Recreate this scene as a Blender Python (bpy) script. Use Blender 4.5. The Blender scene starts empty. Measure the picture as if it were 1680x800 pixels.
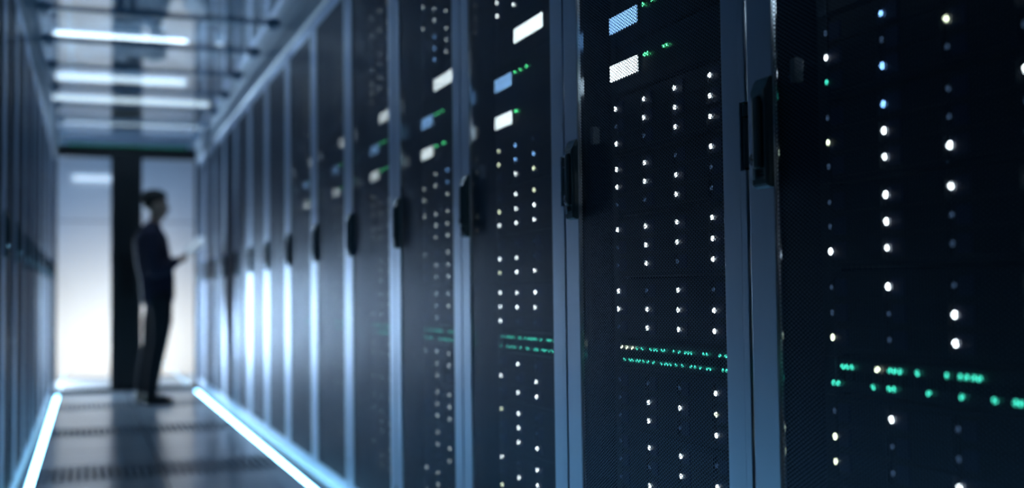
import bpy, bmesh, math, random
from mathutils import Vector, Matrix
random.seed(7)
SC = bpy.context.scene
COL = SC.collection

# ------------------------------------------------------------------ camera, world, exposure, large lights
CAM_H = 0.833
RGT = Vector((0.9358575, -0.35219138, -0.0114882))
FWD = Vector((0.35234263, 0.93479778, 0.04480828))
UPV = Vector((-0.00504195, -0.04598194, 0.99892955))
cd = bpy.data.cameras.new('camera')
cam = bpy.data.objects.new('camera', cd)
COL.objects.link(cam)
cam.matrix_world = Matrix(((RGT.x, UPV.x, -FWD.x, 0), (RGT.y, UPV.y, -FWD.y, 0), (RGT.z, UPV.z, -FWD.z, CAM_H), (0, 0, 0, 1)))
cd.sensor_width = 36.0
cd.lens = 1850.0 / 1680.0 * 36.0
cd.clip_start = 0.02
cd.dof.use_dof = True
cd.dof.focus_distance = 2.02
cd.dof.aperture_fstop = 1.85
SC.camera = cam

SC.view_settings.view_transform = 'Standard'
SC.view_settings.look = 'None'
SC.view_settings.exposure = 0.0
SC.view_settings.gamma = 1.0
SC.view_settings.use_curve_mapping = False
SC.cycles.use_denoising = True
SC.cycles.max_bounces = 10
SC.cycles.transparent_max_bounces = 16
SC.cycles.sample_clamp_indirect = 6.0

w = bpy.data.worlds.new('world'); SC.world = w
w.use_nodes = True
w.node_tree.nodes['Background'].inputs[0].default_value = (0.10, 0.30, 0.55, 1)
w.node_tree.nodes['Background'].inputs[1].default_value = 0.012

def area(name, loc, target, sx, sy, power, color, spread=180):
    l = bpy.data.lights.new(name, 'AREA'); l.shape = 'RECTANGLE'; l.size = sx; l.size_y = sy
    l.energy = power; l.color = color; l.spread = math.radians(spread)
    o = bpy.data.objects.new(name, l); COL.objects.link(o)
    o.location = loc
    o.rotation_euler = (Vector(target) - Vector(loc)).to_track_quat('-Z', 'Y').to_euler()
    return o

# lobby beyond the glass door: added unseen fills, low at both sides and bluish overhead
area('lobby_side_fill', (-0.72, 11.1, 0.24), (0.30, 12.9, 0.35), 0.4, 0.4, 7, (1.0, 0.95, 0.86), 80)
area('lobby_side_fill', (1.45, 11.1, 0.24), (0.40, 12.9, 0.35), 0.4, 0.4, 7, (1.0, 0.95, 0.86), 80)
area('lobby_top_fill', (0.35, 11.7, 2.37), (0.35, 12.4, 0.0), 2.2, 0.7, 10, (0.30, 0.55, 1.0))
# the technical room above: added bluish fill, lifting the aisle floor and roof view
area('hall_fill', (0.35, 9.6, 2.92), (0.35, 9.9, 0.0), 1.6, 2.2, 13, (0.55, 0.78, 1.0))

# ------------------------------------------------------------------ materials
def mat(name, base, rough=0.5, metal=0.0, spec=0.5, emit=None, strength=0.0, noise=0.0, nscale=300.0, sample=True):
    m = bpy.data.materials.new(name); m.use_nodes = True
    nt = m.node_tree; b = nt.nodes['Principled BSDF']
    b.inputs['Base Color'].default_value = (*base, 1)
    b.inputs['Roughness'].default_value = rough
    b.inputs['Metallic'].default_value = metal
    b.inputs['Specular IOR Level'].default_value = spec
    if emit:
        b.inputs['Emission Color'].default_value = (*emit, 1)
        b.inputs['Emission Strength'].default_value = strength
    if noise > 0:
        tc = nt.nodes.new('ShaderNodeTexCoord'); n = nt.nodes.new('ShaderNodeTexNoise')
        n.inputs['Scale'].default_value = nscale; n.inputs['Detail'].default_value = 3
        bp = nt.nodes.new('ShaderNodeBump'); bp.inputs['Strength'].default_value = noise; bp.inputs['Distance'].default_value = 0.001
        nt.links.new(tc.outputs['Object'], n.inputs['Vector'])
        nt.links.new(n.outputs['Fac'], bp.inputs['Height'])
        nt.links.new(bp.outputs['Normal'], b.inputs['Normal'])
    if not sample:
        m.cycles.emission_sampling = 'NONE'
    return m

M = {}
M['paint'] = mat('satin_blue_grey_paint', (0.60, 0.71, 0.88), 0.385, 1.0, 0.5, noise=0.12, nscale=900)
M['plinth'] = mat('plinth_paint', (0.20, 0.24, 0.28), 0.35, 0.3)
M['black'] = mat('black_paint', (0.012, 0.014, 0.017), 0.45)
M['matte'] = mat('matte_black', (0.004, 0.005, 0.006), 0.8, 0, 0.2)
M['inner'] = mat('gloss_black_side', (0.015, 0.02, 0.026), 0.12, 0.0, 0.8)
M['flange'] = mat('polished_flange', (0.20, 0.23, 0.27), 0.14, 1.0)
M['handle'] = mat('handle_plastic', (0.06, 0.095, 0.115), 0.25, 0.35, 0.6)
M['chrome'] = mat('chrome', (0.75, 0.85, 0.88), 0.18, 1.0)
M['server'] = mat('server_face', (0.010, 0.013, 0.019), 0.4)
M['tray'] = mat('tray_face', (0.012, 0.015, 0.024), 0.35)
M['latch'] = mat('tray_latch_navy', (0.03, 0.04, 0.14), 0.4)
M['rail'] = mat('dark_zinc_rail', (0.07, 0.09, 0.11), 0.35, 0.8)
M['alu'] = mat('roof_aluminium', (0.50, 0.58, 0.68), 0.25, 0.8)
M['led_white'] = mat('led_white', (0.8, 0.9, 0.9), 0.3, emit=(0.82, 0.95, 1.0), strength=9, sample=False)
M['led_warm'] = mat('led_warm_white', (0.8, 0.9, 0.7), 0.3, emit=(0.85, 1.0, 0.72), strength=5, sample=False)
M['led_soft'] = mat('led_soft_white', (0.8, 0.9, 0.8), 0.3, emit=(0.80, 0.95, 0.95), strength=4.2, sample=False)
M['led_blue'] = mat('led_blue', (0.3, 0.5, 0.9), 0.3, emit=(0.22, 0.50, 1.0), strength=5, sample=False)
M['led_dim'] = mat('led_dim_blue', (0.1, 0.2, 0.4), 0.3, emit=(0.14, 0.26, 0.48), strength=0.35, sample=False)
M['led_green'] = mat('led_green', (0.1, 0.8, 0.5), 0.3, emit=(0.05, 0.70, 0.50), strength=2.6, sample=False)
M['led_greenb'] = mat('led_bright_green', (0.1, 0.9, 0.4), 0.3, emit=(0.10, 1.0, 0.35), strength=5, sample=False)
M['disp_white'] = mat('display_white', (0.8, 0.8, 0.8), 0.3, emit=(0.80, 0.95, 1.0), strength=5, sample=False)
M['disp_blue'] = mat('display_blue', (0.3, 0.5, 0.8), 0.3, emit=(0.26, 0.55, 1.0), strength=2.8, sample=False)
M['strip'] = mat('strip_diffuser', (0.8, 0.9, 1.0), 0.4, emit=(0.28, 0.68, 1.0), strength=13)
M['tube'] = mat('tube_diffuser', (0.9, 0.95, 1.0), 0.4, emit=(0.88, 0.95, 0.95), strength=5)
M['rail_paint'] = mat('roof_rail_paint', (0.30, 0.36, 0.43), 0.5, 0.5)
M['far_tube'] = mat('far_tube_diffuser', (0.9, 0.95, 1.0), 0.4, emit=(0.88, 0.95, 0.95), strength=2.3)
M['soft_tube'] = mat('dim_light_bar', (0.9, 0.95, 1.0), 0.4, emit=(0.7, 0.85, 1.0), strength=0.75)
M['white_wall'] = mat('lobby_white', (0.80, 0.80, 0.80), 0.7)
M['lobby_grey'] = mat('lobby_blue_grey', (0.16, 0.22, 0.32), 0.7)
M['fill_dim'] = mat('lobby_fill_dim', (0.9, 0.95, 1.0), 0.4, emit=(0.58, 0.78, 1.0), strength=22)
M['fill_glow'] = mat('lobby_fill_bright', (0.9, 0.95, 1.0), 0.4, emit=(0.58, 0.78, 1.0), strength=82)  # emission of the added lobby fill panels
M['lobby_floor'] = mat('lobby_floor', (0.30, 0.30, 0.30), 0.6)
M['groove'] = mat('wall_joint', (0.25, 0.27, 0.3), 0.8)
M['door_black'] = mat('door_frame_black', (0.006, 0.008, 0.010), 0.4)
M['green'] = mat('green_edge_strip', (0.0, 0.3, 0.2), 0.4, emit=(0.0, 0.22, 0.13), strength=1.0)
M['deck'] = mat('ceiling_deck', (0.60, 0.64, 0.68), 0.6)
M['dark_wall'] = mat('room_wall', (0.10, 0.12, 0.15), 0.8)

def glass(name, tint, boost=1.0, rough=0.0):
    m = bpy.data.materials.new(name); m.use_nodes = True
    nt = m.node_tree; nt.nodes.clear()
    out = nt.nodes.new('ShaderNodeOutputMaterial'); mix = nt.nodes.new('ShaderNodeMixShader')
    tr = nt.nodes.new('ShaderNodeBsdfTransparent'); tr.inputs[0].default_value = (*tint, 1)
    gl = nt.nodes.new('ShaderNodeBsdfGlossy'); gl.inputs['Roughness'].default_value = rough
    gl.inputs['Color'].default_value = (0.95, 0.98, 1, 1)
    fr = nt.nodes.new('ShaderNodeFresnel')
    ge = nt.nodes.new('ShaderNodeNewGeometry'); mr = nt.nodes.new('ShaderNodeMapRange')
    mr.inputs[3].default_value = 1.45 * boost; mr.inputs[4].default_value = 1 / (1.45 * boost)
    nt.links.new(ge.outputs['Backfacing'], mr.inputs[0]); nt.links.new(mr.outputs[0], fr.inputs['IOR'])
    nt.links.new(fr.outputs[0], mix.inputs[0]); nt.links.new(tr.outputs[0], mix.inputs[1])
    nt.links.new(gl.outputs[0], mix.inputs[2]); nt.links.new(mix.outputs[0], out.inputs[0])
    return m
M['glass'] = glass('door_glass', (0.97, 0.99, 1.0))
M['roof_glass'] = glass('roof_glass', (0.84, 0.92, 0.98), 1.1, 0.02)

# perforated sheet: a hex lattice of round holes through a sheet of real thickness (front rim and back rim both clip the view)
def perforated():
    m = bpy.data.materials.new('perforated_steel'); m.use_nodes = True
    nt = m.node_tree; nt.nodes.clear(); L = nt.links.new
    def N(t, **k):
        n = nt.nodes.new(t)
        for a, b in k.items(): setattr(n, a, b)
        return n
    def math_(op, a, b=None, c=None):
        n = N('ShaderNodeMath', operation=op)
        for i, v in enumerate((a, b, c)):
            if v is None: continue
            if isinstance(v, (int, float)): n.inputs[i].default_value = v
            else: L(v, n.inputs[i])
        return n.outputs[0]
    P, R, T = 0.0065, 0.00268, 0.0010
    PW = P * math.sqrt(3)
    def hole(y, z):
        res = None
        for off in (0.0, 0.5):
            a = math_('MULTIPLY', math_('SUBTRACT', math_('FRACT', math_('ADD', math_('MULTIPLY', y, 1 / PW), 10.5 + off)), 0.5), PW)
            b = math_('MULTIPLY', math_('SUBTRACT', math_('FRACT', math_('ADD', math_('MULTIPLY', z, 1 / P), 10.5 + off)), 0.5), P)
            d = math_('ADD', math_('MULTIPLY', a, a), math_('MULTIPLY', b, b))
            res = d if res is None else math_('MINIMUM', res, d)
        return math_('LESS_THAN', res, R * R)
    tc = N('ShaderNodeTexCoord'); s = N('ShaderNodeSeparateXYZ'); L(tc.outputs['Object'], s.inputs[0])
    g = N('ShaderNodeNewGeometry')
    vt = N('ShaderNodeVectorTransform', vector_type='VECTOR', convert_from='WORLD', convert_to='OBJECT'); L(g.outputs['Incoming'], vt.inputs[0])
    si = N('ShaderNodeSeparateXYZ'); L(vt.outputs[0], si.inputs[0])
    ix = math_('MAXIMUM', math_('ABSOLUTE', si.outputs[0]), 0.02)
    k = math_('DIVIDE', -T, ix)
    f = hole(s.outputs[1], s.outputs[2])
    b = None
    for q in (0.34, 0.67, 1.0):
        kk = math_('MULTIPLY', k, q)
        h_ = hole(math_('ADD', s.outputs[1], math_('MULTIPLY', si.outputs[1], kk)), math_('ADD', s.outputs[2], math_('MULTIPLY', si.outputs[2], kk)))
        b = h_ if b is None else math_('MULTIPLY', b, h_)
    pr = N('ShaderNodeBsdfPrincipled')
    pr.inputs['Base Color'].default_value = (0.16, 0.21, 0.30, 1); pr.inputs['Roughness'].default_value = 0.40
    pr.inputs['Metallic'].default_value = 0.9
    dk = N('ShaderNodeBsdfDiffuse'); dk.inputs[0].default_value = (0.010, 0.013, 0.016, 1)
    tr = N('ShaderNodeBsdfTransparent')
    m1 = N('ShaderNodeMixShader'); L(b, m1.inputs[0]); L(dk.outputs[0], m1.inputs[1]); L(tr.outputs[0], m1.inputs[2])
    m2 = N('ShaderNodeMixShader'); L(f, m2.inputs[0]); L(pr.outputs[0], m2.inputs[1]); L(m1.outputs[0], m2.inputs[2])
    out = N('ShaderNodeOutputMaterial'); L(m2.outputs[0], out.inputs[0])
    return m
M['perf'] = perforated()

def floor_material(tile, x0, y0):
    m = bpy.data.materials.new('raised_floor_laminate'); m.use_nodes = True
    nt = m.node_tree; L = nt.links.new; b = nt.nodes['Principled BSDF']
    tc = nt.nodes.new('ShaderNodeTexCoord')
    s = nt.nodes.new('ShaderNodeSeparateXYZ'); L(tc.outputs['Object'], s.inputs[0])
    def mm(op, a, c):
        n = nt.nodes.new('ShaderNodeMath'); n.operation = op
        if isinstance(a, (int, float)): n.inputs[0].default_value = a
        else: L(a, n.inputs[0])
        if isinstance(c, (int, float)): n.inputs[1].default_value = c
        else: L(c, n.inputs[1])
        return n.outputs[0]
    def line(co, o):
        fr = mm('FRACT', mm('DIVIDE', mm('SUBTRACT', co, o - 60 * tile), tile), 0)
        return mm('LESS_THAN', mm('MINIMUM', fr, mm('SUBTRACT', 1.0, fr)), 0.006)
    ln = mm('MAXIMUM', line(s.outputs[0], x0), line(s.outputs[1], y0))
    n = nt.nodes.new('ShaderNodeTexNoise'); n.inputs['Scale'].default_value = 6; n.inputs['Detail'].default_value = 5
    L(tc.outputs['Object'], n.inputs['Vector'])
    r = nt.nodes.new('ShaderNodeValToRGB'); r.color_ramp.elements[0].color = (0.64, 0.70, 0.76, 1); r.color_ramp.elements[1].color = (0.74, 0.80, 0.86, 1)
    L(n.outputs['Fac'], r.inputs[0])
    mx = nt.nodes.new('ShaderNodeMix'); mx.data_type = 'RGBA'
    L(ln, mx.inputs[0]); L(r.outputs[0], mx.inputs[6]); mx.inputs[7].default_value = (0.03, 0.04, 0.05, 1)
    L(mx.outputs[2], b.inputs['Base Color'])
    b.inputs['Roughness'].default_value = 0.20
    b.inputs['IOR'].default_value = 1.8
    return m
M['floor'] = floor_material(0.58, 0.345, 5.54)

# ------------------------------------------------------------------ mesh helpers
class MB:
    def __init__(self): self.bm = bmesh.new(); self.mats = []
    def mi(self, m):
        if m not in self.mats: self.mats.append(m)
        return self.mats.index(m)
    def box(self, x0, x1, y0, y1, z0, z1, m=None, bev=0.0):
        vs = [self.bm.verts.new((x, y, z)) for x in (x0, x1) for y in (y0, y1) for z in (z0, z1)]
        idx = ((0, 1, 3, 2), (4, 6, 7, 5), (0, 4, 5, 1), (2, 3, 7, 6), (0, 2, 6, 4), (1, 5, 7, 3))
        fs = [self.bm.faces.new([vs[i] for i in f]) for f in idx]
        if m is not None:
            for f in fs: f.material_index = self.mi(m)
        if bev > 0:
            es = list({e for f in fs for e in f.edges})
            r = bmesh.ops.bevel(self.bm, geom=es, offset=bev, segments=2, affect='EDGES', profile=0.6)
            if m is not None:
                for f in r['faces']: f.material_index = self.mi(m)
        return self
    def cyl(self, a, b, r, m=None, seg=16, r2=None):
        a = Vector(a); b = Vector(b); d = b - a
        q = d.to_track_quat('Z', 'Y').to_matrix().to_4x4(); q.translation = (a + b) / 2
        g = bmesh.ops.create_cone(self.bm, cap_ends=True, segments=seg, radius1=r, radius2=r if r2 is None else r2, depth=d.length, matrix=q)
        if m is not None:
            for f in {f for v in g['verts'] for f in v.link_faces}: f.material_index = self.mi(m)
        return self
    def ball(self, c, r, m=None, seg=16, rot=None):
        mt = Matrix.Translation(Vector(c))
        if rot: mt = mt @ rot
        mt = mt @ Matrix.Diagonal((*((r, r, r) if isinstance(r, (int, float)) else r), 1))
        g = bmesh.ops.create_uvsphere(self.bm, u_segments=seg, v_segments=max(6, seg // 2), radius=1, matrix=mt)
        if m is not None:
            for f in {f for v in g['verts'] for f in v.link_faces}: f.material_index = self.mi(m)
        return self
    def prism(self, prof, y0, y1, m=None):
        """profile in x,z extruded along y"""
        A = [self.bm.verts.new((x, y0, z)) for x, z in prof]; B = [self.bm.verts.new((x, y1, z)) for x, z in prof]
        n = len(prof); fs = [self.bm.faces.new(A), self.bm.faces.new(B[::-1])]
        for i in range(n): fs.append(self.bm.faces.new([A[i], B[i], B[(i + 1) % n], A[(i + 1) % n]]))
        if m is not None:
            for f in fs: f.material_index = self.mi(m)
        return self
    def build(self, name, m=None, parent=None, smooth=False):
        bmesh.ops.recalc_face_normals(self.bm, faces=self.bm.faces[:])
        me = bpy.data.meshes.new(name); self.bm.to_mesh(me); self.bm.free()
        for x in (self.mats or [m]): me.materials.append(M[x] if isinstance(x, str) else x)
        if smooth: me.polygons.foreach_set('use_smooth', [True] * len(me.polygons))
        o = bpy.data.objects.new(name, me); COL.objects.link(o)
        if parent: o.parent = parent
        return o

def tag(o, label, cat, group=None, kind=None):
    o['label'] = label; o['category'] = cat
    if group: o['group'] = group
    if kind: o['kind'] = kind
    return o
def struct(o):
    o['kind'] = 'structure'; return o
def empty(name, loc=(0, 0, 0), rz=0):
    o = bpy.data.objects.new(name, None); COL.objects.link(o); o.location = loc; o.rotation_euler = (0, 0, rz); o.empty_display_size = 0.1
    return o
KIDS = {}
def copy_tree(o, parent=None):
    c = o.copy(); COL.objects.link(c); c.parent = parent
    for ch in o.children: copy_tree(ch, c)
    return c
ORD = ['', 'first', 'second', 'third', 'fourth', 'fifth', 'sixth', 'seventh', 'eighth', 'ninth', 'tenth', 'eleventh', 'twelfth', 'thirteenth', 'fourteenth', 'fifteenth']

# ------------------------------------------------------------------ the setting
S = 0.7175                      # cabinet pitch
Y0 = 1.505 - S                  # near edge of the nearest right cabinet
NR = 14
YD = Y0 + S * NR + 0.01         # face of the glass door wall
XR, XL = 0.96, -0.277           # cabinet front planes
ZR = CAM_H + 1.40               # aisle roof

# floor: raised floor with openings where the grilles lie
gy = [(5.54, 6.12), (7.34, 7.92), (9.14, 9.72)]
gx = [(-0.235, 0.345), (0.345, 0.925)]
mb = MB()
xs = [-2.6, gx[0][0], gx[1][0], gx[1][1], 3.6]
ys = [-1.5] + [v for p in gy for v in p] + [18.0]
for i in range(4):
    for j in range(len(ys) - 1):
        if i in (1, 2) and any(abs(ys[j] - a) < 1e-6 for a, b in gy): continue
        vs = [mb.bm.verts.new(p) for p in ((xs[i], ys[j], 0), (xs[i + 1], ys[j], 0), (xs[i + 1], ys[j + 1], 0), (xs[i], ys[j + 1], 0))]
        mb.bm.faces.new(vs)
        if i in (1, 2): pass
bmesh.ops.remove_doubles(mb.bm, verts=mb.bm.verts[:], dist=1e-5)
r = bmesh.ops.extrude_face_region(mb.bm, geom=mb.bm.faces[:])
bmesh.ops.translate(mb.bm, verts=[v for v in r['geom'] if isinstance(v, bmesh.types.BMVert)], vec=(0, 0, -0.03))
struct(mb.build('floor', 'floor'))
mb = MB(); mb.box(-2.6, 3.6, -1.5, 18.0, -0.36, -0.33)
struct(mb.build('floor_void', 'matte'))
def grille(x0, x1, y0, y1):
    mb = MB(); t = 0.004
    x0 += t; x1 -= t; y0 += t; y1 -= t
    mb.box(x0, x1, y0, y0 + 0.07, -0.025, 0.0, 'floor_grille', 0.0)
    mb.box(x0, x1, y1 - 0.07, y1, -0.025, 0.0, 'floor_grille', 0.0)
    n = 17; w_ = (x1 - x0)
    for i in range(n):
        cx = x0 + w_ * i / (n - 1); hw = 0.0085
        mb.box(max(x0, cx - hw), min(x1, cx + hw), y0 + 0.07, y1 - 0.07, -0.025, 0.0, 'floor_grille')
    mb.box(x0, x1, (y0 + y1) / 2 - 0.008, (y0 + y1) / 2 + 0.008, -0.025, 0.0, 'floor_grille')
    return mb
M['floor_grille'] = mat('grille_laminate', (0.52, 0.58, 0.64), 0.25)
for k, (a, b) in enumerate(gy):
    for side, (x0, x1) in zip(('left', 'right'), gx):
        g = grille(x0, x1, a, b).build('floor_grille')
        place = ('nearest the camera', 'in the middle row', 'closest to the glass door')[k]
        tag(g, f'grey slotted floor grille {place}, beside the {side} strip', 'floor grille', 'slotted grilles in the raised floor')

# upper room
mb = MB(); mb.box(-2.6, 3.6, -1.5, 18.0, 2.97, 3.05)
for i in range(22):
    x = -2.6 + i * 0.28; mb.box(x, x + 0.12, -1.5, 18.0, 2.93, 2.97)
struct(mb.build('ceiling', 'deck'))
struct(MB().box(3.6, 3.7, -1.5, 18.0, -0.36, 3.05).build('wall_right', 'dark_wall'))
struct(MB().box(-2.7, -2.6, -1.5, 18.0, -0.36, 3.05).build('wall_left', 'dark_wall'))
struct(MB().box(-2.7, 3.7, 18.0, 18.1, -0.36, 3.05).build('wall_back', 'dark_wall'))

# lobby beyond the door
LB = empty('wall_lobby'); struct(LB)
YL = 12.9
mb = MB(); mb.box(-1.7, 2.4, YL, YL + 0.08, 0.0, 1.665, 'white_wall'); mb.box(-1.7, 2.4, YL, YL + 0.08, 1.677, 2.40, 'white_wall')
mb.box(-1.7, 2.4, YL + 0.01, YL + 0.08, 1.665, 1.677, 'groove')
mb.box(-1.7, -1.62, YD + 0.1, YL, 0.0, 2.40, 'lobby_grey'); mb.box(2.32, 2.4, YD + 0.1, YL, 0.0, 2.40, 'lobby_grey')
mb.box(-1.7, 2.4, YD + 0.1, YL + 0.08, 2.40, 2.43, 'lobby_grey')
struct(mb.build('wall_panelling', None, LB))
struct(MB().box(-1.62, 2.32, YD + 0.1, YL, 0.0, 0.004).build('lobby_floor', 'lobby_floor', LB))
bl = MB().box(-0.15, 0.30, YL - 0.05, YL - 0.002, 2.105, 2.165, bev=0.008).build('wall_light', 'soft_tube')
tag(bl, 'short white light bar high on the lobby wall, seen through left glass pane', 'wall light')

for x, rz, side in ((-0.61, 0.10, 'left'), (1.42, -0.12, 'right')):  # added panels out of sight, put in to brighten the cabinet stiles
    lp = empty('lobby_fill_panel', (x, YL - 0.30, 0.0048), rz)
    m_ = MB(); m_.box(-0.22, 0.22, 0.0, 0.04, 0.10, 1.14, bev=0.004)
    for sx in (-1, 1): m_.box(sx * 0.18 - 0.012, sx * 0.18 + 0.012, 0.008, 0.032, 0.0, 0.10); m_.box(sx * 0.18 - 0.015, sx * 0.18 + 0.015, -0.06, 0.10, 0.0, 0.012)
    m_.build('frame', 'black', lp)
    MB().box(-0.205, 0.205, -0.006, -0.001, 0.115, 1.125, bev=0.001).build('diffuser', 'fill_glow' if side == 'left' else 'fill_dim', lp)
    tag(lp, f'added white fill-light panel hidden from view in the lobby, {side} of the glass door view', 'light panel', 'added fill-light panels in the lobby')

# glass double door at the aisle end
ZT = CAM_H + 1.405
dr = empty('door_1', (0, YD, 0)); struct(dr)
fr = MB()
fr.box(-0.72, -0.27, 0, 0.08, 0, ZT); fr.box(0.95, 1.40, 0, 0.08, 0, ZT); fr.box(-0.27, 0.95, 0, 0.08, ZT - 0.07, ZT)
fr.box(-0.27, 0.95, 0, 0.08, 0, 0.012)
struct(fr.build('door_frame', 'door_black', dr))
def leaf(x0, x1, a, b):
    m_ = MB()
    m_.box(x0, a, 0.015, 0.06, 0.014, ZT - 0.072, bev=0.003); m_.box(b, x1, 0.015, 0.06, 0.014, ZT - 0.072, bev=0.003)
    m_.box(a, b, 0.015, 0.06, 0.014, 0.034, bev=0.002); m_.box(a, b, 0.015, 0.06, CAM_H + 1.287, ZT - 0.072, bev=0.003)
    l = struct(m_.build('door_leaf', 'door_black', dr))
    struct(MB().box(a, b, 0.034, 0.042, 0.034, CAM_H + 1.287).build('door_pane', 'glass', l))
    return l
l1 = leaf(-0.268, 0.332, -0.255, 0.198)
l2 = leaf(0.336, 0.948, 0.468, 0.935)
struct(MB().box(0.318, 0.350, 0.0605, 0.066, 0.014, ZT - 0.072, bev=0.001).build('door_astragal', 'matte', l1))
for l, x in ((l1, 0.30), (l2, 0.37)):
    m_ = MB(); m_.cyl((x, -0.03, 0.85), (x, -0.03, 1.25), 0.009); m_.cyl((x, -0.03, 0.90), (x, 0.016, 0.90), 0.007); m_.cyl((x, -0.03, 1.20), (x, 0.016, 1.20), 0.007)
    struct(m_.build('door_handle', 'matte', l, smooth=True))
struct(MB().box(-0.27, 0.95, -0.012, 0.0, ZT - 0.012, ZT).build('door_edge_strip', 'green', dr))  # slim green line along the header, made emissive

# ------------------------------------------------------------------ aisle roof
def label_beam(k): return
for sx, side, x0 in ((1, 'right', XR), (-1, 'left', XL)):
    mb = MB()
    a = x0
    prof = [(a + sx * 0.0, 2.10), (a - sx * 0.012, 2.112), (a - sx * 0.022, 2.205), (a - sx * 0.04, 2.235), (a - sx * 0.04, 2.262), (a + sx * 0.06, 2.262), (a + sx * 0.06, 2.10)]
    mb.prism(prof, Y0, YD - 0.002)
    o = mb.build('roof_rail', 'rail_paint')
    tag(o, f'long bluish metal roof rail running along the top of the {side} cabinet row', 'rail', 'side rails of the aisle roof')
nb = 0
for k in range(NR, 1, -1):
    y = Y0 + S * k
    if k == NR: y -= 0.03
    nb += 1
    b = empty('roof_beam', (0, y, 0))
    m_ = MB(); m_.box(XL + 0.04, XR - 0.04, -0.016, 0.016, 2.228, 2.262, bev=0.003)
    m_.build('beam_profile', 'alu', b)
    for x in (XL + 0.075, XR - 0.075):
        c = MB(); c.box(x - 0.03, x + 0.03, -0.03, 0.03, 2.214, 2.227, bev=0.003); c.cyl((x, 0, 2.204), (x, 0, 2.216), 0.011, seg=12)
        c.build('bracket', 'alu', b)
    tag(b, f'slim metal crossbeam of the glass aisle roof, {ORD[nb]} counting from the glass door', 'beam', 'crossbeams of the aisle roof')
    if k > 2:
        yy1 = y - 0.018; yy0 = Y0 + S * (k - 1) + 0.018
        p = MB().box(XL + 0.04, XR - 0.04, yy0, yy1, 2.236, 2.242).build('roof_glass_panel', 'roof_glass')
        tag(p, f'clear glass roof panel over the aisle, {ORD[nb]} counting from the glass door', 'glass panel', 'glass panels of the aisle roof')

# tube lights above the roof
hz = CAM_H + 1.95
for n_, (y, x0, x1) in enumerate(((8.95, -0.24, 0.71), (10.6, -0.27, 0.83), (11.75, -0.33, 1.15), (13.5, -0.36, 1.27), (14.6, -0.37, 1.40))):
    r_ = empty('tube_light', ((x0 + x1) / 2, y, hz)); hw = (x1 - x0) / 2
    m_ = MB(); m_.box(-hw - 0.02, hw + 0.02, -0.06, 0.06, 0.03, 0.08, bev=0.004)
    m_.cyl((-hw * 0.6, 0, 0.08), (-hw * 0.6, 0, 2.93 - hz), 0.004, seg=8); m_.cyl((hw * 0.6, 0, 0.08), (hw * 0.6, 0, 2.93 - hz), 0.004, seg=8)
    m_.build('housing', 'alu', r_)
    MB().box(-hw, hw, -0.05, 0.05, -0.01, 0.03, bev=0.012).build('diffuser', 'tube' if n_ == 0 else 'far_tube', r_)
    tag(r_, f'white tube light hanging crosswise above the glass roof, {ORD[n_ + 1]} in line towards the far end', 'ceiling light', 'tube lights above the aisle roof')
for n_, (x, y, lab) in enumerate(((0.20, 7.95, 'left one of the pair of small bright spots above the roof glass'), (0.28, 7.95, 'right one of the pair of small bright spots above the roof glass'), (0.94, 8.83, 'small bright spotlight above the glass roof, near the right rail'))):
    r_ = empty('spotlight', (x, y, hz))
    MB().cyl((0, 0, 0.0), (0, 0, 0.09), 0.026, seg=20).cyl((0, 0, 0.09), (0, 0, 2.93 - hz), 0.006, seg=8).build('housing', 'alu', r_, smooth=False)
    MB().cyl((0, 0, -0.012), (0, 0, 0.002), 0.021, seg=20).build('lens', 'far_tube', r_)
    tag(r_, lab, 'spotlight', 'spotlights above the aisle roof')

# floor light strips
for x, side in ((0.918, 'right'), (-0.236, 'left')):
    r_ = empty('light_strip', (x, 0, 0))
    m_ = MB(); ya, yb = 0.9, YD - 0.35
    m_.box(-0.019, -0.0145, ya, yb, 0.0, 0.008); m_.box(0.0145, 0.019, ya, yb, 0.0, 0.008); m_.box(-0.0145, 0.0145, ya, yb, 0.0, 0.003)
    m_.build('channel', 'alu', r_)
    pr = [(-0.014, 0.003)] + [(0.014 * math.cos(t), 0.005 + 0.007 * math.sin(t)) for t in [math.pi - math.pi * i / 8 for i in range(9)]] + [(0.014, 0.003)]
    MB().prism(pr, ya + 0.002, yb - 0.002).build('diffuser', 'strip', r_)
    tag(r_, f'glowing ice-blue light strip on the floor along the {side} cabinet row', 'light strip', 'light strips along the floor')

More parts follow.
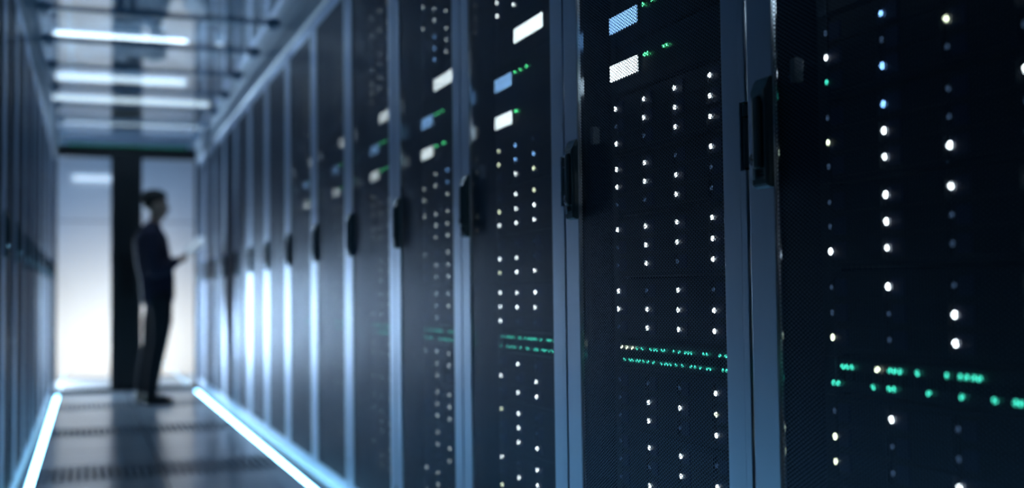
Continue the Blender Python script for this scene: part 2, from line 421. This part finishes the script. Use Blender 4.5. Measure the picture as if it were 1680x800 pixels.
# ------------------------------------------------------------------ server cabinets
ZB, ZC = 0.058, CAM_H + 1.262
HING = [(CAM_H + 1.135, CAM_H + 1.215), (CAM_H + 0.19, CAM_H + 0.298), (CAM_H - 0.715, CAM_H - 0.625)]
def make_rack():
    r = empty('server_cabinet')
    m_ = MB()   # body shell: posts, sill, head
    m_.box(0.030, 0.055, 0.004, 0.012, 0.05, 2.09, 'inner'); m_.box(0.030, 0.055, S - 0.012, S - 0.004, 0.05, 2.09, 'inner')
    m_.box(0.030, 0.055, 0.012, S - 0.012, 0.05, 0.09, 'black'); m_.box(0.030, 0.055, 0.012, S - 0.012, 2.05, 2.09, 'black')
    m_.build('carcass', None, r)
    for y in (0.036, S - 0.044): MB().box(0.0115, 0.029, y, y + 0.008, 0.10, 2.04).build('inner_flange', 'flange', r)
    MB().box(0.010, 0.95, 0.002, S - 0.002, 0.001, 0.05, bev=0.002).build('plinth', 'plinth', r)
    MB().box(0.056, 0.95, S - 0.008, S - 0.003, 0.05, 2.09).build('side_panel', 'inner', r)
    MB().box(0.056, 0.95, 0.003, 0.008, 0.05, 2.09).build('side_panel', 'inner', r)
    MB().box(0.056, 0.95, 0.008, S - 0.008, 2.085, 2.09).build('top_panel', 'black', r)
    MB().box(0.94, 0.95, 0.008, S - 0.008, 0.05, 2.085).build('back_panel', 'black', r)
    for y in (0.070, S - 0.094):
        m_ = MB(); m_.box(0.083, 0.086, y, y + 0.024, 0.092, 2.048, 'rail'); m_.box(0.086, 0.10, y, y + 0.003, 0.092, 2.048, 'rail')
        z = 0.12
        m_.build('mounting_rail', None, r)
    MB().box(0.024, 0.040, S - 0.096, S - 0.084, CAM_H + 0.312, CAM_H + 0.348, bev=0.002).build('latch_box', 'plinth', r)
    # door
    d = MB(); w_ = 0.0715; g = 0.0045
    d.box(0.0, 0.010, S - w_, S - g, ZB, ZC, 'paint', 0.0015)                 # latch stile
    nt_ = 0.016
    d.box(0.0, 0.010, g + nt_, w_, ZB, ZC, 'paint', 0.0012)                    # hinge stile, inner run
    zs = [ZB] + [v for h in sorted(HING) for v in h] + [ZC]
    for i in range(0, len(zs), 2): d.box(0.0, 0.010, g, g + nt_, zs[i], zs[i + 1], 'paint', 0.0008)
    d.box(0.0, 0.010, w_, S - w_, ZB, ZB + 0.05, 'paint', 0.001); d.box(0.0, 0.010, w_, S - w_, ZC - 0.05, ZC, 'paint', 0.001)
    door = d.build('door', None, r)
    pm = MB()
    pv = [pm.bm.verts.new(p) for p in ((0.003, w_ - 0.002, ZB + 0.048), (0.003, S - w_ + 0.002, ZB + 0.048), (0.003, S - w_ + 0.002, ZC - 0.048), (0.003, w_ - 0.002, ZC - 0.048))]
    pm.bm.faces.new(pv)
    pm.build('perforated_panel', 'perf', door)
    for a, b in HING:
        h = MB(); h.box(0.008, 0.028, g + 0.001, g + nt_ - 0.001, a + 0.002, b - 0.002, 'matte')
        h.cyl((0.0075, g + 0.008, a + 0.004), (0.0075, g + 0.008, a + (b - a) * 0.76), 0.0055, 'handle', 12)
        h.cyl((0.0075, g + 0.008, a + (b - a) * 0.79), (0.0075, g + 0.008, b - 0.004), 0.0062, 'handle', 12)
        h.build('hinge', None, door)
    # swing handle: dished housing with sloped ends, a bar and a lock
    h0, h1 = CAM_H + 0.155, CAM_H + 0.325; ya, yb = S - 0.0745, S - 0.0325
    hb = MB()
    hb.prism([(0.0005, h0), (-0.014, h0 + 0.004), (-0.014, h0 + 0.016), (-0.008, h0 + 0.024), (-0.008, h1 - 0.045), (-0.015, h1 - 0.025), (-0.007, h1 - 0.004), (0.0005, h1)], ya, yb)
    bmesh.ops.bevel(hb.bm, geom=hb.bm.edges[:], offset=0.0022, segments=2, affect='EDGES')
    hb.build('handle', 'handle', door)
    lv = MB(); yc = (ya + yb) / 2 + 0.004
    lv.box(-0.019, -0.0085, yc - 0.009, yc + 0.007, h0 + 0.030, h1 - 0.030, bev=0.004)
    lv.box(-0.015, -0.0085, ya + 0.002, ya + 0.007, h0 + 0.012, h1 - 0.02, bev=0.002)
    lv.build('handle_lever', 'handle', door)
    lk = MB(); lk.cyl((-0.0085, yc + 0.010, h0 + 0.045), (-0.0165, yc + 0.010, h0 + 0.045), 0.0095, 'chrome', 20)
    lk.box(-0.0145, -0.0085, yc + 0.005, yc + 0.015, h0 + 0.014, h0 + 0.040, 'chrome', 0.0015)
    lk.cyl((-0.0165, yc + 0.010, h0 + 0.045), (-0.017, yc + 0.010, h0 + 0.045), 0.0025, 'matte', 10)
    lk.build('lock', None, door)
    return r
rack0 = make_rack()
right_racks = []
for k in range(NR):
    r = rack0 if k == 0 else copy_tree(rack0)
    r.location = (XR, Y0 + S * k, 0)
    desc = 'black server cabinet, '
    pos = 'nearest in the right row' if k == 0 else ('last in the right row, touching the glass door wall' if k == NR - 1 else f'{ORD[k + 1]} from the camera in the right row')
    tag(r, desc + pos, 'server cabinet', 'server cabinets along the aisle')
    right_racks.append(r)
NLk = 11
for k in range(NLk):
    r = copy_tree(rack0)
    r.rotation_euler = (0, 0, math.pi)
    r.location = (XL, Y0 + S * (NR - k), 0)
    pos = 'last in the left row, touching the glass door wall' if k == 0 else f'{ORD[k + 1]} in the left row counting back from the glass door'
    tag(r, 'dark server cabinet, ' + pos, 'server cabinet', 'server cabinets along the aisle')

# ------------------------------------------------------------------ equipment in the cabinets
XE = 0.080                       # front plane of the equipment behind the door face
COLS = [0.107, 0.233, 0.359, 0.488]     # light columns, measured back from the far edge of a cabinet
ROWS = [0.037, 0.0, -0.0365]
led_me = {}
def led_mesh(kind, rad=0.0042):
    key = (kind, rad)
    if key not in led_me:
        mb = MB(); mb.ball((0, 0, 0), (0.0022, rad, rad), seg=12)
        o = mb.build('led', kind); led_me[key] = o.data
        bpy.data.objects.remove(o)
    return led_me[key]
def add_led(kind, y, z, parent, rad=0.0042, x=-0.004, name='status_light'):
    o = bpy.data.objects.new(name, led_mesh(kind, rad)); COL.objects.link(o); o.parent = parent; o.location = (x, y, z)
    return o
def chassis(h, face='server'):
    m_ = MB(); m_.box(0.0, 0.70, -0.255, 0.255, -h / 2, h / 2, face)
    for s in (-1, 1):
        m_.box(-0.006, 0.0015, s * 0.262 - 0.013, s * 0.262 + 0.013, -h / 2, h / 2, 'rail', 0.001)
    return m_
def tray_shape(m_, cy=0.0, cz=0.0):
    m_.box(-0.003, 0.004, cy - 0.061, cy + 0.061, cz - 0.0165, cz + 0.0165, 'tray', 0.001)
    m_.box(-0.006, -0.002, cy + 0.024, cy + 0.050, cz - 0.0125, cz + 0.0125, 'latch', 0.001)
    for q in range(3): m_.box(-0.0045, -0.002, cy - 0.055, cy + 0.018, cz - 0.010 + q * 0.008, cz - 0.0075 + q * 0.008, 'server')
    m_.box(-0.007, -0.002, cy - 0.059, cy - 0.057, cz - 0.014, cz + 0.014, 'rail')
tray_me = None
plain_me = None
def tray_mesh():
    global tray_me
    if tray_me is None:
        m_ = MB(); tray_shape(m_); o = m_.build('drive_tray'); tray_me = o.data; bpy.data.objects.remove(o)
    return tray_me
chas_me = {}
def shared(key, fn):
    if key not in chas_me:
        o = fn(); chas_me[key] = o.data; bpy.data.objects.remove(o)
    return chas_me[key]
KEY = {'W': 'led_white', 'w': 'led_warm', 'B': 'led_blue', '.': 'led_dim', 'G': 'led_green'}
RN = ['nearest right cabinet', 'second right cabinet', 'third right cabinet', 'fourth right cabinet', 'fifth right cabinet', 'sixth right cabinet', 'seventh right cabinet']
# centre heights above the camera
DR = [1.045, 0.915, 0.788, 0.348, 0.221, 0.095, -0.032, -0.214, -0.340, -0.466, -0.592]
PL = ['topmost unit', 'second drive unit from the top', 'lit drive unit right above the bright screens', 'drive unit right below the bright screens',
      'second drive unit below the screens', 'second drive unit above the green-lit switch', 'drive unit right above the green-lit switch',
      'drive unit right below the green-lit switch', 'second drive unit below the green-lit switch', 'third drive unit below the switch', 'lowest drive unit near the floor']
PAT = {0: {3: ['.B..', 'W.wW', 'GB..'], 4: ['.B.W', 'wW..', '.WW.'], 5: ['.WWW', '.W..', 'WW.W'], 6: ['.W.W', '..WW', 'w.W.'],
           7: ['.W.W', 'w..W', 'w.W.'], 8: ['.W..', 'W..W', '.WW.']},
       1: {3: ['WWWW', '.WWW', 'W.WW'], 4: ['WW.W', 'WWW.', '..W.'], 5: ['WWWW', '.WWW', '.W.W'], 6: ['W.W.', 'WWWW', '.WWW'],
           7: ['...W', '.WWw', '.W.W'], 8: ['.WW.', '..WW', '.W..'], 9: ['W.WW', '.WW.', '..WW']},
       2: {2: ['W.WW', 'WW.W', 'WWW.'], 3: ['wB.W', 'wBBW', '.Ww.'], 4: ['.WwW', 'wWW.', 'WWW.'], 5: ['...W', 'WW.W', 'wWWW'], 6: ['WWWW', 'WWWW', 'W..W'],
           7: ['.W.W', 'W.WW', '.WWW'], 8: ['wW.W', '.W.W', '.WW.'], 9: ['W.WW', '.WW.', 'wWwW']},
       3: {1: ['W.WW', '.W.W', 'WWWW'], 2: ['.BwW', '.BwW', '.BWW'], 3: ['.WBW', 'wWBW', 'w.WW'], 4: ['WWW.', '.WWW', '.WWW'], 5: ['w.WW', '.WWW', '.WWW'], 6: ['.WWW', '.WWW', '.W.W'],
           7: ['wWWW', '.WWW', '.W.W'], 8: ['.WWW', '.WWW', '.WWW'], 9: ['.W.W', '.WWW', '..WW']}}
SWT = {0: ([0.127, 0.137, 0.148, 0.204, 0.23, 0.24, 0.251, 0.285, 0.34, 0.364, 0.375, 0.387, 0.397], [0.104, 0.115, 0.194, 0.228, 0.238, 0.306, 0.366, 0.421, 0.454, 0.463], 1),
       1: ([0.117, 0.139, 0.164, 0.185, 0.207, 0.243, 0.258, 0.268, 0.29, 0.3, 0.336, 0.357, 0.38, 0.391, 0.402, 0.446, 0.458, 0.502, 0.522],
           [0.127, 0.152, 0.163, 0.184, 0.195, 0.211, 0.232, 0.255, 0.287, 0.302, 0.311, 0.323, 0.344, 0.368, 0.401, 0.415, 0.434, 0.458, 0.468, 0.511, 0.523], 3)}
rng = random.Random(5)
for k in range(7):
    far = Y0 + S * (k + 1); yc = far - 0.3575
    detail = k < 3
    for i, zc in enumerate(DR):
        h = 0.121
        if k <= 1 and i < 3 and k == 0: pass
        r = empty('drive_server', (XR + XE, yc, CAM_H + zc))
        if detail:
            c = bpy.data.objects.new('chassis', shared('ch', lambda: chassis(0.121).build('c')))
            COL.objects.link(c); c.parent = r
        else:
            def mk():
                m_ = chassis(0.121)
                for cc in COLS:
                    for rr in ROWS: tray_shape(m_, 0.3575 - cc - 0.056, rr)
                return m_.build('c')
            c = bpy.data.objects.new('chassis', shared('chp', mk)); COL.objects.link(c); c.parent = r
        pat = PAT.get(k, {}).get(i)
        if pat is None:
            pat = [''.join(rng.choice('WWW..w' if k < 6 else 'W..') for _ in range(4)) for _ in range(3)]
            if k >= 3: pat = [('.' if rng.random() < 0.5 else 'w') + p[1:] for p in pat]
        for ri, rr in enumerate(ROWS):
            for ci, cc in enumerate(COLS):
                ly = 0.3575 - cc
                kd = KEY[pat[ri][ci]]
                if detail:
                    t = bpy.data.objects.new('drive_tray', tray_mesh()); COL.objects.link(t); t.parent = r; t.location = (-0.001, ly - 0.056, rr)
                    add_led(kd, 0.056, 0.0, t, 0.0048 if kd != 'led_dim' else 0.0042, -0.007)
                else:
                    if kd in ('led_white', 'led_warm'): kd = 'led_soft'
                    add_led(kd, ly, rr, r, 0.0046, -0.007)
        tag(r, f'twelve-bay server, {PL[i]}, in the {RN[k]}', 'server', 'drive servers in the right cabinets')
    # units with a bright screen
    for i, (zc, y0, y1, hh, kind, gr, wh) in enumerate(((0.667, 0.236, 0.430, 0.036, 'disp_white', (), 'top'), (0.562, 0.088, 0.212, 0.034, 'disp_blue', (0.237, 0.275, 0.318), 'middle'), (0.461, 0.088, 0.212, 0.033, 'disp_white', (0.240, 0.252, 0.320, 0.332) if k != 2 else (0.235, 0.245), 'lower'))):
        r = empty('storage_controller', (XR + XE, yc, CAM_H + zc))
        def mkc():
            m_ = chassis(0.098)
            m_.box(-0.004, 0.002, -0.252, 0.252, -0.046, 0.046, 'tray', 0.0015)
            for q in range(5): m_.box(-0.0055, -0.003, -0.245, 0.09, -0.040 + q * 0.011, -0.036 + q * 0.011, 'server')
            m_.box(-0.0065, -0.003, -0.20, -0.02, 0.018, 0.040, 'server', 0.001)
            return m_.build('c')
        c = bpy.data.objects.new('chassis', shared('ctl', mkc)); COL.objects.link(c); c.parent = r
        a, b = 0.3575 - y1, 0.3575 - y0
        MB().box(-0.010, -0.0065, a, b, -hh / 2, hh / 2, bev=0.001).build('screen', kind, r)
        MB().box(-0.008, -0.004, a - 0.004, b + 0.004, -hh / 2 - 0.004, hh / 2 + 0.004, bev=0.001).build('bezel', 'server', r)
        for q in gr: add_led('led_greenb', 0.3575 - q, 0.012, r, 0.0040, -0.0075)
        tag(r, f'{wh} screened control unit, {"glowing " + ("blue" if kind == "disp_blue" else "white")} display, in the {RN[k]}', 'control unit', 'units with lit displays in the right cabinets')
    # switch with two rows of green lights
    r = empty('network_switch', (XR + XE, yc, CAM_H - 0.123))
    def mks():
        m_ = chassis(0.052)
        m_.box(-0.003, 0.002, -0.252, 0.252, -0.024, 0.024, 'server', 0.001)
        for q in range(24):
            y = 0.245 - q * 0.0207
            m_.box(-0.0045, -0.002, y - 0.0165, y - 0.001, -0.008, 0.006, 'matte')
        return m_.build('c')
    c = bpy.data.objects.new('chassis', shared('sw', mks)); COL.objects.link(c); c.parent = r
    if k in SWT: ta, tb, nw = SWT[k]
    else:
        ta = [0.105 + 0.0105 * q for q in range(41) if rng.random() < 0.48]; tb = [0.105 + 0.0105 * q for q in range(41) if rng.random() < 0.42]; nw = 1
    for n_, v in enumerate(ta): add_led('led_warm' if (n_ < nw and k == 1) or (k == 0 and n_ == 3) else 'led_green', 0.3575 - v, 0.0125, r, 0.0043 if k == 0 else 0.0033, -0.0065)
    for v in tb: add_led('led_green', 0.3575 - v, -0.0125, r, 0.0043 if k == 0 else 0.0033, -0.0065)
    tag(r, f'slim black network switch with two rows of green lights in the {RN[k]}', 'network switch', 'network switches in the right cabinets')

# ------------------------------------------------------------------ person with a tablet
PY = 9.5
M['skin'] = mat('skin', (0.36, 0.22, 0.16), 0.5)
M['hair'] = mat('dark_curly_hair', (0.012, 0.010, 0.008), 0.7)
M['shirt'] = mat('navy_jacket', (0.014, 0.012, 0.034), 0.85)
M['trousers'] = mat('dark_trousers', (0.006, 0.008, 0.014), 0.85)
M['shoe'] = mat('black_shoe_leather', (0.008, 0.008, 0.010), 0.3)
M['tablet'] = mat('tablet_shell', (0.62, 0.66, 0.70), 0.35, 0.2)
M['tscreen'] = mat('tablet_screen', (0.02, 0.03, 0.05), 0.1, emit=(0.55, 0.72, 0.9), strength=0.6)

def skin_mesh(chains):
    """chains: list of lists of (x,y,z,rx,ry); every span becomes a closed tapered capsule, fused into one surface later"""
    bm = bmesh.new()
    unit = []
    for i in range(1, 8):
        ph = math.pi * i / 8
        for j in range(14):
            th = 2 * math.pi * j / 14
            unit.append((math.sin(ph) * math.cos(th), math.sin(ph) * math.sin(th), math.cos(ph)))
    unit += [(0, 0, 1), (0, 0, -1)]
    for ch in chains:
        for p, q in zip(ch[:-1], ch[1:]):
            vs = []
            for c in (p, q):
                rx = c[3]; ry = c[4] if len(c) > 4 else c[3]; rz = min(rx, ry)
                vs += [bm.verts.new((c[0] + rx * u[0], c[1] + ry * u[1], c[2] + rz * u[2])) for u in unit]
            r = bmesh.ops.convex_hull(bm, input=vs)
            bmesh.ops.delete(bm, geom=[v for v in r['geom_interior'] if isinstance(v, bmesh.types.BMVert)], context='VERTS')
    bmesh.ops.recalc_face_normals(bm, faces=bm.faces[:])
    me = bpy.data.meshes.new('sk'); bm.to_mesh(me); bm.free()
    return me
def fuse(name, meshes, extra, voxel, m, parent, smooth_it=4, disp=None):
    bm = bmesh.new()
    for me in meshes: bm.from_mesh(me)
    mb = MB(); mb.bm.free(); mb.bm = bm
    if extra: extra(mb)
    t = bpy.data.meshes.new('t'); bm.to_mesh(t); bm.free()
    o = bpy.data.objects.new('t', t); COL.objects.link(o)
    rm = o.modifiers.new('r', 'REMESH'); rm.mode = 'VOXEL'; rm.voxel_size = voxel; rm.use_smooth_shade = True
    if smooth_it:
        sm = o.modifiers.new('sm', 'SMOOTH'); sm.factor = 0.5; sm.iterations = smooth_it
    if disp:
        tx = bpy.data.textures.new('curl', 'CLOUDS'); tx.noise_scale = disp[0]
        dm = o.modifiers.new('d', 'DISPLACE'); dm.texture = tx; dm.strength = disp[1]; dm.mid_level = 0.5; dm.texture_coords = 'LOCAL'
    dg = bpy.context.evaluated_depsgraph_get(); dg.update()
    me = bpy.data.meshes.new_from_object(o.evaluated_get(dg)); bpy.data.objects.remove(o)
    me.name = name; me.materials.clear(); me.materials.append(M[m])
    me.polygons.foreach_set('use_smooth', [True] * len(me.polygons))
    ob = bpy.data.objects.new(name, me); COL.objects.link(ob); ob.parent = parent
    return ob

ppl = empty('person', (0.50, PY, 0))
ppl.scale = (0.965,) * 3
# local frame: x forwards (towards the right cabinets), y away from the camera, z up; joints follow the pose in the photo
pel = (0.045, 0, 0.93, 0.105, 0.14)
torso = [pel, (0.035, 0, 1.04, 0.108, 0.13), (0.005, 0, 1.17, 0.112, 0.145), (-0.025, 0, 1.32, 0.10, 0.155), (-0.022, 0, 1.41, 0.065, 0.10), (0.0, 0, 1.475, 0.052, 0.054), (0.015, 0, 1.54, 0.052, 0.054), (0.028, 0, 1.60, 0.06, 0.06)]
def arm(s, k=1.0, e=0.0):
    # shoulder, elbow, wrist for side s (near arm s=-1)
    sh = (-0.025, s * 0.175, 1.375, 0.058 * k + e, 0.058 * k + e)
    mid = (-0.028, s * 0.215, 1.24, 0.049 * k + e, 0.049 * k + e)
    el = (-0.005, s * 0.225, 1.085, 0.041 * k + e, 0.041 * k + e)
    fa = (0.095, s * 0.18, 1.115, 0.038 * k + e, 0.038 * k + e)
    wr = (0.158, s * 0.115, 1.165, 0.027 * k + e, 0.027 * k + e)
    return [(-0.025, 0, 1.32 + 0.0, 0.10, 0.155)[:3] + (0.10, 0.155), sh, mid, el, fa, wr]
def leg(s, e=0.0):
    o = -0.03 * s
    return [pel, (0.045, s * 0.085, 0.86, 0.088 + e, 0.088 + e), (0.030 + o, s * 0.095, 0.68, 0.074 + e, 0.074 + e), (0.012 + o, s * 0.098, 0.50, 0.055 + e, 0.055 + e),
            (-0.020 + o, s * 0.10, 0.34, 0.053 + e, 0.053 + e), (-0.055 + o, s * 0.10, 0.12, 0.042 + e, 0.042 + e), (-0.052 + o, s * 0.10, 0.07, 0.036 + e, 0.036 + e)]
def hand(s):
    # palm and five fingers closing on the lower edge of the tablet
    wr = Vector((0.158, s * 0.115, 1.165)); pal = Vector((0.206, s * 0.103, 1.185))
    ch = [[(*wr, 0.026, 0.026), (*((wr + pal) / 2), 0.030, 0.018), (*pal, 0.034, 0.017)]]
    for j in range(4):
        off = (j - 1.5) * 0.018
        ln = (0.026, 0.031, 0.029, 0.022)[j]
        a = pal + Vector((0.004 + 0.3 * off, -s * 0.004, off * 0.9)); b = a + Vector((ln, -s * 0.010, ln * 0.35)); c = b + Vector((ln * 0.75, -s * 0.020, ln * 0.35)); d = c + Vector((ln * 0.2, -s * 0.020, ln * 0.1))
        ch.append([(*pal, 0.034, 0.017), (*a, 0.011), (*b, 0.009), (*c, 0.008), (*d, 0.007)])
    q = wr + Vector((0.025, -s * 0.012, 0.020)); t1 = q + Vector((0.022, -s * 0.018, 0.024)); t2 = t1 + Vector((0.026, -s * 0.014, 0.012))
    ch.append([(*((wr + pal) / 2), 0.030, 0.018), (*q, 0.013), (*t1, 0.011), (*t2, 0.009)])
    return ch
body_chains = [torso, leg(-1), leg(1), arm(-1), arm(1)]
bm_body = skin_mesh(body_chains)
hands = [skin_mesh(hand(-1)), skin_mesh(hand(1))]
def head(mb):
    R = Matrix.Rotation(math.radians(12), 4, 'Y')
    mb.ball((0.018, 0, 1.655), (0.088, 0.074, 0.095), rot=R, seg=24)      # skull
    mb.ball((0.048, 0, 1.605), (0.060, 0.056, 0.075), rot=R, seg=20)      # face and jaw
    mb.ball((0.082, 0, 1.553), (0.020, 0.024, 0.018), seg=12)             # chin
    mb.ball((0.112, 0, 1.612), (0.020, 0.013, 0.015), seg=12)             # nose tip
    mb.ball((0.100, 0, 1.633), (0.013, 0.010, 0.026), seg=12)             # nose bridge
    mb.ball((0.094, 0, 1.664), (0.015, 0.048, 0.010), seg=12)             # brow
    mb.ball((0.098, 0, 1.586), (0.011, 0.022, 0.006), seg=12)             # upper lip
    mb.ball((0.095, 0, 1.575), (0.011, 0.020, 0.006), seg=12)             # lower lip
    for s in (-1, 1):
        mb.ball((0.012, s * 0.076, 1.630), (0.018, 0.008, 0.030), seg=12) # ears
        mb.ball((0.082, s * 0.032, 1.642), (0.013, 0.015, 0.009), seg=12) # lids
    for s in (-1, 1): mb.ball((-0.052 + 0.05 - 0.03 * s, s * 0.10, 0.05), (0.10, 0.035, 0.03), seg=12)
body = fuse('body', [bm_body] + hands, head, 0.007, 'skin', ppl, 3)
for s in (-1, 1):
    MB().ball((0.0895, s * 0.032, 1.6425), 0.0095, seg=12).build('eye', 'tablet', body, smooth=True)
def hairf(mb):
    mb.ball((-0.002, 0, 1.700), (0.098, 0.086, 0.072), seg=24)
    mb.ball((-0.030, 0, 1.668), (0.066, 0.078, 0.070), seg=20)
    mb.ball((0.056, 0, 1.726), (0.050, 0.062, 0.032), seg=16)
    rr = random.Random(3)
    for _ in range(60):
        th = rr.uniform(0, 2 * math.pi); ph = rr.uniform(0.1, 1.2)
        mb.ball((-0.002 + 0.095 * math.sin(ph) * math.cos(th), 0.082 * math.sin(ph) * math.sin(th), 1.700 + 0.066 * math.cos(ph)), rr.uniform(0.012, 0.02), seg=8)
fuse('hair', [], hairf, 0.006, 'hair', ppl, 1)
top = [(0.030, 0, 0.89, 0.140, 0.170), (0.025, 0, 1.04, 0.142, 0.160), (0.000, 0, 1.17, 0.150, 0.175), (-0.022, 0, 1.32, 0.142, 0.185), (-0.022, 0, 1.41, 0.095, 0.135), (-0.006, 0, 1.465, 0.062, 0.064)]
def sl(s):
    a = arm(s, 1.0, 0.016)[1:]
    return [(-0.025, 0, 1.32, 0.112, 0.165)] + a
fuse('jacket', [skin_mesh([top, sl(-1), sl(1)])], None, 0.009, 'shirt', ppl, 3)
fuse('trousers', [skin_mesh([[(0.045, 0, 1.00, 0.112, 0.142), pel[:3] + (0.115, 0.15)], [pel[:3] + (0.115, 0.15)] + leg(-1, 0.012)[1:], [pel[:3] + (0.115, 0.15)] + leg(1, 0.012)[1:]])], None, 0.009, 'trousers', ppl, 3)
for s in (-1, 1):
    x = -0.052 - 0.03 * s
    def shoe(mb, x=x, s=s):
        mb.ball((x - 0.01, s * 0.10, 0.055), (0.055, 0.042, 0.05), seg=16)
        mb.ball((x + 0.075, s * 0.102, 0.038), (0.085, 0.043, 0.034), seg=16)
        mb.ball((x + 0.135, s * 0.104, 0.032), (0.045, 0.040, 0.028), seg=16)
        mb.box(x - 0.06, x + 0.165, s * 0.10 - 0.036, s * 0.10 + 0.038, 0.003, 0.02)
        mb.cyl((x, s * 0.10, 0.05), (x - 0.002, s * 0.10, 0.12), 0.046)
    fuse('shoe', [], shoe, 0.006, 'shoe', ppl, 3)
tag(ppl, 'person in dark jacket and trousers standing at the glass door, looking down at a tablet', 'person')
tb = empty('tablet', (0.50 + 0.322, PY, 1.262)); tb.rotation_euler = (math.radians(14), math.radians(-42), 0)
MB().box(-0.095, 0.095, -0.13, 0.13, -0.004, 0.004, bev=0.003).build('shell', 'tablet', tb)
MB().box(-0.085, 0.085, -0.12, 0.12, 0.0042, 0.0052).build('screen', 'tscreen', tb)
tag(tb, 'thin pale tablet held tilted in both hands of the standing person', 'tablet')
